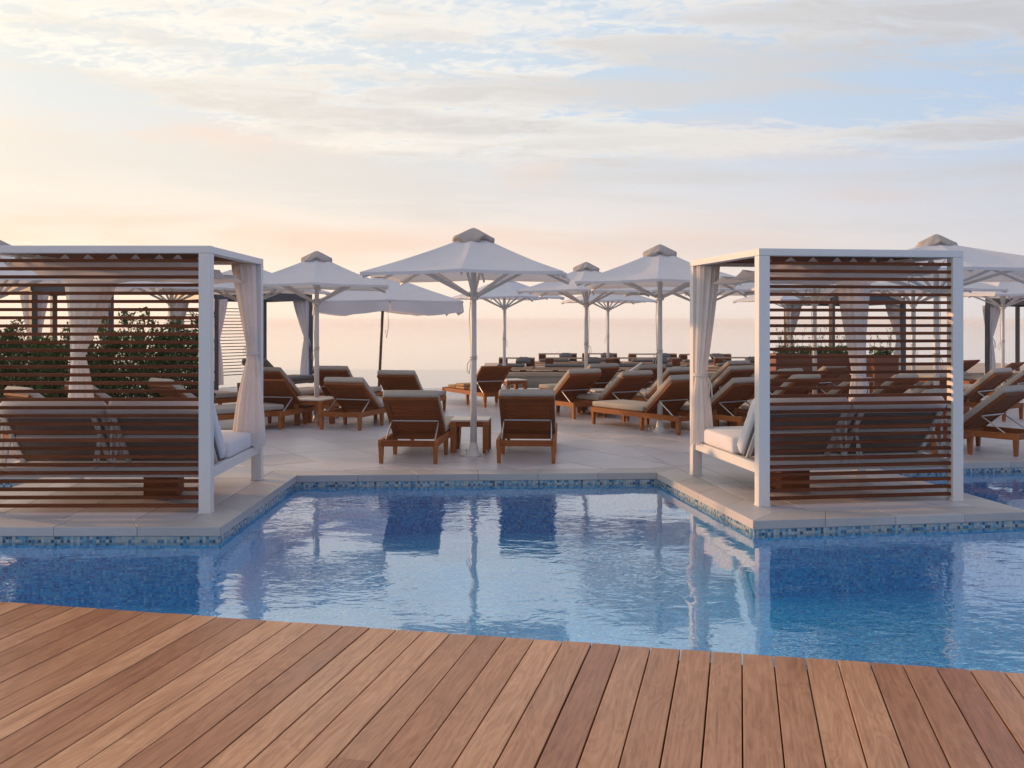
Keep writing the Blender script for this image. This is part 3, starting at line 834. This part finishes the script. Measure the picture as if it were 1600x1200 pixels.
def curtain(label, root_mtx, spec, seed, m='curtain', name='curtain'):
    z0, z1, zt, top, tie, bot = spec
    loc, rz = root_mtx
    t = thing(name, label, 'curtain', loc, rz, 'tied white curtains')
    link('cloth', curtain_mesh(z0, z1, zt, top, tie, bot, seed, M[m]), t)
    cx, cy, hx, hy = tie
    band = MB().tube([(cx + math.cos(a) * (hx * 1.2 + .004), cy + math.sin(a) * (hy * 1.2 + .004), zt + .008 * math.sin(a)) for a in [i * math.pi / 10 for i in range(21)]], .014, 6)
    b = link('tie_band', band.mesh('tie_band', M[m], smooth=True), t)
    if name == 'curtain':
        tl = MB().tube([(cx + hx, cy - hy, zt), (cx + hx + .04, cy - hy - .02, zt - .1), (cx + hx + .05, cy - hy - .01, zt - .22)], .007, 5).tube([(cx + hx, cy - hy, zt), (cx + hx + .02, cy - hy - .03, zt - .12), (cx + hx + .01, cy - hy - .02, zt - .25)], .007, 5)
        link('tie_end', tl.mesh('tie_end', M[m]), b)
    link('rod', MB().tube([(top[0] - top[2], top[1] - top[3] * .3, z1 - .012), (top[0] + top[2], top[1] + top[3] * .3, z1 - .012)], .009, 6).mesh('rod', M['white']), t)

def drape_mesh(W, D, seed):
    rnd = random.Random(seed); nx, ny = 90, 60; vs = []; fs = []
    ph = [rnd.uniform(0, 6.28) for _ in range(8)]
    cusps = [0.0]
    while cusps[-1] < 1: cusps.append(cusps[-1] + rnd.uniform(.09, .15))
    s = cusps[-1]; cusps = [c / s for c in cusps]
    for j in range(ny + 1):
        v = j / ny
        for i in range(nx + 1):
            u = i / nx
            k = max(q for q in range(len(cusps) - 1) if cusps[q] <= u + 1e-9)
            f = (u - cusps[k]) / (cusps[k + 1] - cusps[k])
            sc = math.sin(math.pi * min(1, max(0, f))) ** 1.2 * (.066 + .010 * math.sin(k * 2.3 + ph[0]))
            fr = math.exp(-v / .07); bk = math.exp(-(1 - v) / .07)
            tent = (.070 - sc) * math.exp(-v / .045)
            sag = .05 * abs(math.sin(math.pi * v * 3)) ** .8 + .010 * math.sin(u * 9 + ph[1] + v * 4) + .006 * math.sin(u * 23 + ph[2])
            z = 2.080 - .075 * v - sag * (1 - fr) + tent - .3 * sc * bk
            vs.append((-W / 2 + W * u, .0 + D * v, z))
    for j in range(ny):
        for i in range(nx): fs.append((j * (nx + 1) + i, j * (nx + 1) + i + 1, (j + 1) * (nx + 1) + i + 1, (j + 1) * (nx + 1) + i))
    return MB().add(vs, fs).mesh('roof_drape', M['curtain'], smooth=True)

def pavilion(label, x, y, rz, side, seed):
    """x, y: middle of the front (camera side) face. local +y runs away from the camera"""
    t = thing('daybed_pavilion', label, 'pavilion', (x, y, 0), rz, 'white daybed pavilions with slatted backs')
    a = PW / 2; p = PT
    post = cached('ppost', lambda: MB().box(-p / 2, p / 2, -p / 2, p / 2, 0, PH - BT - .001).mesh('post', M['white'], bevel=.004))
    foot = cached('pfoot', lambda: MB().box(-p / 2 - .004, p / 2 + .004, -p / 2 - .004, p / 2 + .004, .0005, .012).mesh('foot_plate', M['white']))
    for sx in (-1, 1):
        for yy in (p / 2, PD - p / 2):
            q = link('post', post, t, (sx * (a - p / 2), yy, 0)); link('foot_plate', foot, q)
    link('beam', cached('pbx', lambda: MB().box(-a, a, 0, p, PH - BT, PH).mesh('beam', M['white'], bevel=.004)), t)
    link('beam', CACHE['pbx'], t, (0, PD - p, 0))
    for sx in (-1, 1):
        link('beam', cached('pby', lambda: MB().box(-p / 2, p / 2, p + .001, PD - p - .001, PH - BT + .001, PH - .002).mesh('beam', M['white'], bevel=.004)), t, (sx * (a - p / 2), 0, 0))
    # wooden roof boards
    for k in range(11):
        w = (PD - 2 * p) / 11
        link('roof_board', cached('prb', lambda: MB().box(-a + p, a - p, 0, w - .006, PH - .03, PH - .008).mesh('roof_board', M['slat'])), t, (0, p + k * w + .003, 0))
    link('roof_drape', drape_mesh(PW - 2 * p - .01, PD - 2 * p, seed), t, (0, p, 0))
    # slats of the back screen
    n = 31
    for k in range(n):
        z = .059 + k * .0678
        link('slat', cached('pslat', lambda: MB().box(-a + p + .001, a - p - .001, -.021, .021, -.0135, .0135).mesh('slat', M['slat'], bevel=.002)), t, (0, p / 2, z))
    # bed frame
    zr = .27
    for sx in (-1, 1):
        link('bed_rail', cached('prail', lambda: MB().box(-.025, .025, p + .001, PD - p - .001, zr, zr + .085).mesh('bed_rail', M['white'], bevel=.003)), t, (sx * (a - p / 2), 0, 0))
    link('bed_rail', cached('prf', lambda: MB().box(-a + p + .002, a - p - .002, -.02, .02, zr, zr + .085).mesh('bed_rail', M['white'], bevel=.003)), t, (0, PD - p / 2, 0))
    link('bed_rail', CACHE['prf'], t, (0, p + .12, 0))
    for k in range(9):
        link('bed_slat', cached('pbs', lambda: MB().box(-a + p + .01, a - p - .01, 0, .08, zr + .05, zr + .07).mesh('bed_slat', M['white'])), t, (0, p + .2 + k * .155, 0))
    # two adjustable backrests lean towards the screen
    bm_ = Matrix.Translation((0, .56, zr + .09)) @ Matrix.Rotation(R(130), 4, 'X') @ Matrix.Scale(-1, 4, (0, 0, 1))
    for sx in (-1, 1):
        cx = sx * (a - .03) / 2; hw = (a - .055) / 2
        fr = MB()
        for q in (-1, 1): fr.box(cx + q * (hw - .07) - .02, cx + q * (hw - .07) + .02, 0, .58, -.036, -.0125, bm_)
        fr.box(cx - hw + .1, cx + hw - .1, .3, .34, -.034, -.0125, bm_)
        link('backrest_frame', fr.mesh('backrest_frame', M['white']), t)
        link('back_shade_panel', MB().box(cx - hw + .03, cx + hw - .03, .01, .53, -.012, .003, bm_).mesh('back_shade_panel', M['back_shade']), t)  # added panel, its dark colour stands in for shade behind the cushion
        for q in (-1, 1):
            st = MB(); e = bm_ @ Vector((cx + q * (hw - .07), .36, -.035)); st.bar(e, (e.x, .16, zr + .075), .022, .014)
            st.bar((e.x + .03 * q, .20, zr + .075), bm_ @ Vector((cx + q * (hw - .04), .50, -.035)), .018, .012)
            link('stay', st.mesh('stay', M['white']), t)
        mb = MB(); vs, fs = pillow(cx - hw, cx + hw, -.0, .63, .004, .135, bm_, puff=.02); mb.add(vs, [tuple(reversed(f)) for f in fs])
        cu = link('back_cushion', mb.mesh('back_cushion', M['white_cushion'], smooth=True, bevel=.035, segs=3), None, (x, y, 0), rz,
             label='%s white back cushion of the daybed in the %s pavilion' % ('left' if sx < 0 else 'right', side), cat='cushion', group='daybed back cushions')
    mb = MB(); vs, fs = pillow(-a + .035, a - .035, .72, PD - .03 - p, zr + .087, zr + .087 + .15, puff=.02); mb.add(vs, fs)
    link('seat_cushion', mb.mesh('seat_cushion', M['white_cushion'], smooth=True, bevel=.03, segs=3), None, (x, y, 0), rz,
         label='thick white mattress on the daybed of the %s pavilion' % side, cat='mattress', group='daybed mattresses')
    # wooden box under the bed
    c = Matrix.Rotation(rz, 4, 'Z') @ Vector((.28 if side == 'left' else -.32, .86, 0))
    bx = thing('wooden_box', 'small teak box standing under the daybed of the %s pavilion' % side, 'box', (x + c.x, y + c.y, 0), rz + R(8))
    link('body', MB().box(-.15, .15, -.15, .15, .02, .22).mesh('body', M['teak_x']), bx)
    link('lid', MB().box(-.16, .16, -.16, .16, .2205, .24).mesh('lid', M['teak'], bevel=.003), bx)
    link('plinth', MB().box(-.13, .13, -.13, .13, 0, .0195).mesh('plinth', M['joist']), bx)
    return t
# left: front right post outer corner near (-2.49, 8.42); right: front left post near (2.1, 8.7)
LPX, LPY, LRZ = -2.49 - PW / 2, 8.40, R(.4)
pavilion('white daybed pavilion with wooden slat screen on the left pool peninsula', LPX, LPY, LRZ, 'left', 3)
RRZ = R(8.6); ra = Vector((math.cos(RRZ), math.sin(RRZ)))
rp = Vector((2.115, 8.715)) + ra * (PW / 2)
pavilion('white daybed pavilion with wooden slat screen on the right pool peninsula', rp.x, rp.y, RRZ, 'right', 5)
a = PW / 2; zt = PH - BT - .004
curtain('white tied curtain at the rear right post of the left pavilion', ((LPX, LPY, 0), LRZ),
        (.36, zt, 1.27, (a - .14, PD - .22, .10, .10), (a - .065, PD - .17, .040, .048), (a - .09, PD - .24, .135, .11)), 1)
curtain('wide white tied curtain at the rear left post, seen through left pavilion slats', ((LPX, LPY, 0), LRZ),
        (.40, zt - .04, 1.27, (-a + .25, PD - .17, .24, .05), (-a + .12, PD - .17, .050, .045), (-a + .14, PD - .17, .13, .08)), 2)
curtain('white tied curtain at the rear left post of the right pavilion', ((rp.x, rp.y, 0), RRZ),
        (.36, zt, 1.04, (-a + .13, PD - .20, .10, .10), (-a + .055, PD - .18, .05, .05), (-a + .05, PD - .23, .10, .09)), 3)
curtain('white tied curtain at the rear right post, seen through right pavilion slats', ((rp.x, rp.y, 0), RRZ),
        (.38, zt - .04, 1.04, (a - .19, PD - .17, .17, .05), (a - .14, PD - .17, .052, .045), (a - .16, PD - .17, .085, .07)), 4)

# ------------------------------------------------------------------ dark cabanas in the distance
def cabana(label, pts, H, wall, curtains, where):
    """pts: four (x, y) corners in order; wall: index pairs carrying slat screens"""
    c = sum((Vector(p) for p in pts), Vector((0, 0))) / 4
    t = thing('dark_cabana', label, 'cabana', (c.x, c.y, 0))
    L = [Vector(p) - c for p in pts]
    for p in L: link('post', cached(('cpost', H), lambda: MB().box(-.05, .05, -.05, .05, 0, H - .16).mesh('post', M['dark_metal'])), t, (p.x, p.y, 0), math.atan2((L[1] - L[0]).y, (L[1] - L[0]).x))
    for i in range(4):
        p, q = L[i], L[(i + 1) % 4]
        link('beam', MB().bar((p.x, p.y, H - .08), (q.x, q.y, H - .08), .10, .158).mesh('beam', M['dark_metal']), t)
    link('roof', MB().prism([tuple(p * .97) for p in L], H + .001, H + .035).mesh('roof', M['dark_metal']), t)
    for i, j in wall:
        p, q = L[i], L[j]; u = (q - p).normalized(); p2, q2 = p + u * .06, q - u * .06
        n = int((H - .35) / .085)
        for k in range(n):
            z = .12 + k * .085
            link('slat', MB().bar((p2.x, p2.y, z), (q2.x, q2.y, z), .03, .022).mesh('slat', M['dark_slat']), t)
    for i, lab in curtains:
        p = L[i]; s = (Vector((0, 0)) - p).normalized() * .16
        curtain(lab, ((c.x, c.y, 0), 0), (.12, H - .17, 1.15, (p.x + s.x * 1.3, p.y + s.y * 1.3, .20, .14), (p.x + s.x * .6, p.y + s.y * .6, .06, .06), (p.x + s.x * .8, p.y + s.y * .8, .12, .12)), i + 20, 'grey_curtain', 'curtain')
    return t
def cp(*a): return [(G(px, d), d) for px, d in a]
cabana('dark metal cabana with slatted wall left of the sea view', cp((268, 25.8), (337, 23.2), (485, 25.8), (413, 28.4)), 2.25, [(0, 3)],
       [(0, 'pale tied curtain at the left post of the slatted cabana, behind hedge end'), (1, 'pale tied curtain at the near post of the slatted cabana'), (2, 'pale tied curtain at the right post of the slatted cabana by the sea')], 'left')
cabana('dark metal cabana above the hedge behind the left pavilion', cp((-40, 18.6), (52, 17.2), (172, 19.4), (84, 20.8)), 2.25, [],
       [(0, 'pale curtain at the picture edge above the hedge behind left pavilion slats'), (1, 'pale narrow curtain under a dark beam above the hedge'), (2, 'pale curtain beside the wide tied curtain behind left pavilion slats')], 'far left')
cabana('dark metal cabana behind the planters at the right', cp((1229, 27.5), (1333, 29.2), (1411, 25.0), (1300, 23.6)), 2.15, [],
       [(0, 'pale curtain at left post of the cabana behind the long planter'), (1, 'pale curtain above the planter at the rear cabana post'), (2, 'pale curtain right of the planters behind right pavilion slats')], 'right')
cabana('dark metal cabana at the right picture edge with black post', cp((1543, 24.5), (1650, 23.6), (1690, 27.0), (1590, 28.2)), 2.12, [],
       [(0, 'white curtain tied round a black post at the right picture edge')], 'far right')
ln = thing('hanging_lantern', 'small grey lantern hanging before the slatted cabana wall', 'lantern', (G(377, 23.6), 23.9, 0))
link('body', MB().box(-.07, .07, -.07, .07, 1.56, 1.84).mesh('body', M['dark_metal']), ln)
link('hanger', MB().tube([(0, 0, 1.841), (0, 0, 2.17)], .006, 6).mesh('hanger', M['dark_metal']), ln)
link('lid', MB().lathe([(.095, 1.8405), (.03, 1.9), (.01, 1.92)], 12).mesh('lid', M['dark_metal']), ln)

# ------------------------------------------------------------------ plants
def leaves(mb, centre, radii, n, size, rnd, upright=.0, boxy=.55):
    cx, cy, cz = centre
    nodes = [Vector((cx + rnd.uniform(-1, 1) * radii[0], cy + rnd.uniform(-1, 1) * radii[1], cz + rnd.uniform(-1, 1) * radii[2])) for _ in range(n // 45)] if n > 400 else None
    for _ in range(n):
        while True:
            p = Vector((rnd.uniform(-1, 1), rnd.uniform(-1, 1), rnd.uniform(-1, 1)))
            if p.length <= 1 or (rnd.random() < boxy and max(map(abs, p)) < .93): break
        # clumps: pull the point towards the nearest cell node
        q = Vector((cx + p.x * radii[0], cy + p.y * radii[1], cz + p.z * radii[2]))
        if nodes:
            node = min(rnd.sample(nodes, min(14, len(nodes))), key=lambda c: (c - q).length_squared); q = q.lerp(node, rnd.uniform(.15, .75))
        d = Vector((rnd.gauss(0, 1), rnd.gauss(0, 1), rnd.gauss(0, 1) + .4)).normalized()
        e = d.orthogonal().normalized(); e.rotate(Matrix.Rotation(rnd.uniform(0, 6.28), 3, d)); s = size * rnd.uniform(.6, 1.35)
        f = d.cross(e)
        mb.add([q - e * s * .5, q + f * s * .22 + d * s * .06, q + e * s * .5, q - f * s * .22 + d * s * .06], [(0, 1, 2, 3)])
def shrub(label, x, y, w, dpt, h, seed, n=5200):
    rnd = random.Random(seed); t = thing('hedge_shrub', label, 'shrub', (x, y, 0), 0, 'clipped shrubs behind the left pavilion')
    st = MB(); lf = MB()
    for k in range(9):
        bx, by = rnd.uniform(-w * .35, w * .35), rnd.uniform(-dpt * .3, dpt * .3)
        tx, ty, tz = bx + rnd.uniform(-.25, .25), by + rnd.uniform(-.15, .15), h * rnd.uniform(.85, 1.12)
        st.tube([(bx * .4, by * .4, 0), (bx, by, h * .35), ((bx + tx) / 2, (by + ty) / 2, h * .7), (tx, ty, tz)], [.018, .014, .009, .004], 5)
        leaves(lf, (tx, ty, tz - .02), (.09, .09, .13), 90, .062, rnd)
    leaves(lf, (0, 0, h * .47), (w * .56, dpt * .5, h * .5), n, .066, rnd)
    link('stem', st.mesh('stem', M['bark']), t)
    link('foliage', lf.mesh('foliage', M['leaf']), t, kind='stuff')
HX = [(-8.35, 'dense dark shrub at the left picture edge behind pavilion slats', 1.5, 1.50), (-7.35, 'dark shrub left of the wide tied curtain behind pavilion slats', 1.0, 1.42),
      (-6.5, 'loose dark shrub directly behind the wide tied curtain', .95, 1.33), (-5.72, 'tall dark shrub right of the wide tied curtain', .95, 1.52), (-4.98, 'dark shrub at the right end of hedge before pavilion post', .85, 1.50)]
for i, (x, lab, w, h) in enumerate(HX): shrub(lab, x * 1.02, 15.6 + .12 * math.sin(i * 2.1), w, .7, h, 40 + i, int(6500 * w + 2000))

def planter(label, plabel, x, y, w, rz, h, seed, plants=True):
    t = thing('planter', label, 'planter', (x, y, 0), rz, 'reddish wooden planters')
    d = .45; a = w / 2; n = 5; hh = h / n
    for k in range(n):
        bd = cached(('plk', w, h), lambda: MB().box(-a, a, -d / 2, -d / 2 + .03, .004, hh - .004).box(-a, a, d / 2 - .03, d / 2, .004, hh - .004).box(-a, -a + .03, -d / 2 + .031, d / 2 - .031, .004, hh - .004).box(a - .03, a, -d / 2 + .031, d / 2 - .031, .004, hh - .004).mesh('board_course', M['planter']))
        link('board_course', bd, t, (0, 0, k * hh))
    link('soil', MB().box(-a + .032, a - .032, -d / 2 + .032, d / 2 - .032, .01, h - .05).mesh('soil', M['soil']), t)
    if plants:
        rnd = random.Random(seed); p = thing('planter_greenery', plabel, 'plant', (x, y, h - .05), rz)
        lf = MB(); leaves(lf, (0, 0, .09), (a * 1.0, d * .5, .13), int(2200 * w), .05, rnd, boxy=.9)
        st = MB()
        for k in range(int(16 * w)):
            bx, by = rnd.uniform(-a * .9, a * .9), rnd.uniform(-.15, .15); hgt = rnd.uniform(.28, .62); lx = rnd.uniform(-.16, .16)
            st.tube([(bx, by, .05), (bx + lx * .4, by, hgt * .6), (bx + lx, by, hgt)], [.005, .004, .002], 4)
            leaves(lf, (bx + lx, by, hgt), (.03, .03, .05), 9, .035, rnd)
            leaves(lf, (bx + lx * .5, by, hgt * .65), (.04, .04, .08), 9, .04, rnd)
        link('stem', st.mesh('stem', M['leaf2']), p); link('foliage', lf.mesh('foliage', M['leaf2']), p, kind='stuff')
planter('long reddish wooden planter behind the right pavilion slats', 'low bright green plants with tall wisps in the long planter', G(1271, 21.5), 21.5, 1.75, R(3), .90, 5)
planter('short reddish wooden planter right of the inner curtain behind right pavilion', 'sparse green plant in the short planter right of inner curtain', G(1378, 20.5), 20.5, .5, R(3), .90, 6)

# ------------------------------------------------------------------ far pool and lounge deck by the sea
def far_pool():
    fp = uv_quads('far_pool_floor', [(((-30, 23.9, -.6), (30, 23.9, -.6), (30, 34, -.6), (-30, 34, -.6)), [(-30, 0), (30, 0), (30, 10), (-30, 10)])], M['pool_floor'])
    link('far_pool_floor', fp, kind='structure')
    link('far_pool_water', MB().add([(-30, 23.9, -.05), (30, 23.9, -.05), (30, 33.9, -.05), (-30, 33.9, -.05)], [(0, 1, 2, 3)]).mesh('far_pool_water', M['calm']), kind='structure')
    link('far_pool_wall', uv_quads('far_pool_wall', [(((-30, 33.9, -3), (30, 33.9, -3), (30, 33.9, -.055), (-30, 33.9, -.055)), [(-30, -3), (30, -3), (30, 0), (-30, 0)])], M['pool_floor']), kind='structure')
far_pool()
def lounge_deck():
    x0, x1 = G(752, 27.2), 16.0
    ld = link('lounge_deck', MB().box(x0, x1, 27.2, 33.5, -.58, .10).mesh('lounge_deck', M['plank']), kind='structure')
    uvl = ld.data.uv_layers.new(name='UVMap')
    for l in ld.data.loops:
        v = ld.data.vertices[l.vertex_index].co; uvl.data[l.index].uv = (v.x + v.y, v.z)
    for k in range(10):
        link('deck_plank', MB().box(x0 - .05, x1, 27.1 + k * .64, 27.1 + k * .64 + .63, .101, .19).mesh('deck_plank', M['plank']), ld)
lounge_deck()
def sofa(label, x, y, w, rz):
    t = thing('lounge_sofa', label, 'sofa', (x, y, .191), rz, 'low teak lounge sofas by the sea')
    a = w / 2; k = (w,)
    link('seat_frame', cached(('sof1',) + k, lambda: MB().box(-a - .25, a, -.42, .42, .05, .13).mesh('seat_frame', M['plank'])), t)
    for sx in (-1, 1):
        link('arm_block', cached('sofarm', lambda: MB().box(-.11, .11, -.12, .12, .131, .33).mesh('arm_block', M['slat'])), t, (sx * (a - .12), .28, 0))
        link('foot', cached('soffoot', lambda: MB().box(-.06, .06, -.3, .3, 0, .049).mesh('foot', M['slat'])), t, (sx * (a - .3), 0, 0))
    link('back_rail', cached(('sof2',) + k, lambda: MB().box(-a, a, .24, .33, .331, .37).mesh('back_rail', M['plank'])), t)
    def cu():
        vs, fs = pillow(-a + .02, a - .26, -.40, .15, .132, .20); return MB().add(vs, fs).mesh('seat_cushion', M['grey_cushion'], smooth=True, bevel=.03)
    link('seat_cushion', cached(('sof3',) + k, cu), t)
    def cu2():
        vs, fs = pillow(-.2, .2, -.15, .15, 0, .07, Matrix.Translation((0, .08, .26)) @ Matrix.Rotation(R(20), 4, 'X'), puff=.04); return MB().add(vs, fs).mesh('throw_pillow', M['grey_cushion'], smooth=True, bevel=.03)
    link('throw_pillow', cached('sof4', cu2), t, (a * .4, 0, 0))
SO = [(806, 28.0, 1.0, -6, 'low teak sofa nearest the sea view, left end of the lounge deck'), (905, 27.9, 1.9, -5, 'long low teak sofa behind the second parasol pole'),
      (1010, 28.0, 1.9, -4, 'low teak sofa behind the white handrail'), (872, 31.5, 1.2, 0, 'back-row teak sofa left of the second parasol pole'),
      (938, 31.6, 1.1, 0, 'back-row teak sofa between the two poles right of centre'), (1022, 31.3, 1.5, 2, 'back-row teak sofa left of the parasol pole by right pavilion'),
      (1105, 31.0, 1.6, 3, 'back-row teak sofa behind the right pavilion curtain'), (1160, 28.3, 1.5, -4, 'front-row teak sofa between right pavilion curtain and post')]
for px, d, w, rz, lab in SO: sofa(lab, G(px, d), d, w, R(rz))
hr = thing('handrail', 'thin white sloping handrail by the far pool steps', 'handrail', (G(985, 25.5), 25.5, 0))
link('rail', MB().tube([(-.22, 0, .18), (.30, .15, .52)], .02, 8).mesh('rail', M['white']), hr)
for px_, z in ((-.18, .2), (.26, .49)): link('upright', MB().tube([(px_, .01 if px_ < 0 else .14, -.55), (px_, .01 if px_ < 0 else .14, z)], .016, 8).mesh('upright', M['white']), hr)

# ------------------------------------------------------------------ sea haze
def haze_fn(t, b):
    t.n.remove(b); out = [n for n in t.n if n.type == 'OUTPUT_MATERIAL'][0]
    v = t.new('ShaderNodeVolumePrincipled'); v.inputs['Density'].default_value = HAZE
    v.inputs['Color'].default_value = (.97, .95, .93, 1); v.inputs['Anisotropy'].default_value = .3
    t.l.new(v.outputs[0], out.inputs['Volume'])
HAZE = .0006
link('haze', MB().box(-20500, 20500, -60, 20500, -8, 3.6).mesh('haze', mat('sea_haze', haze_fn)), kind='stuff')
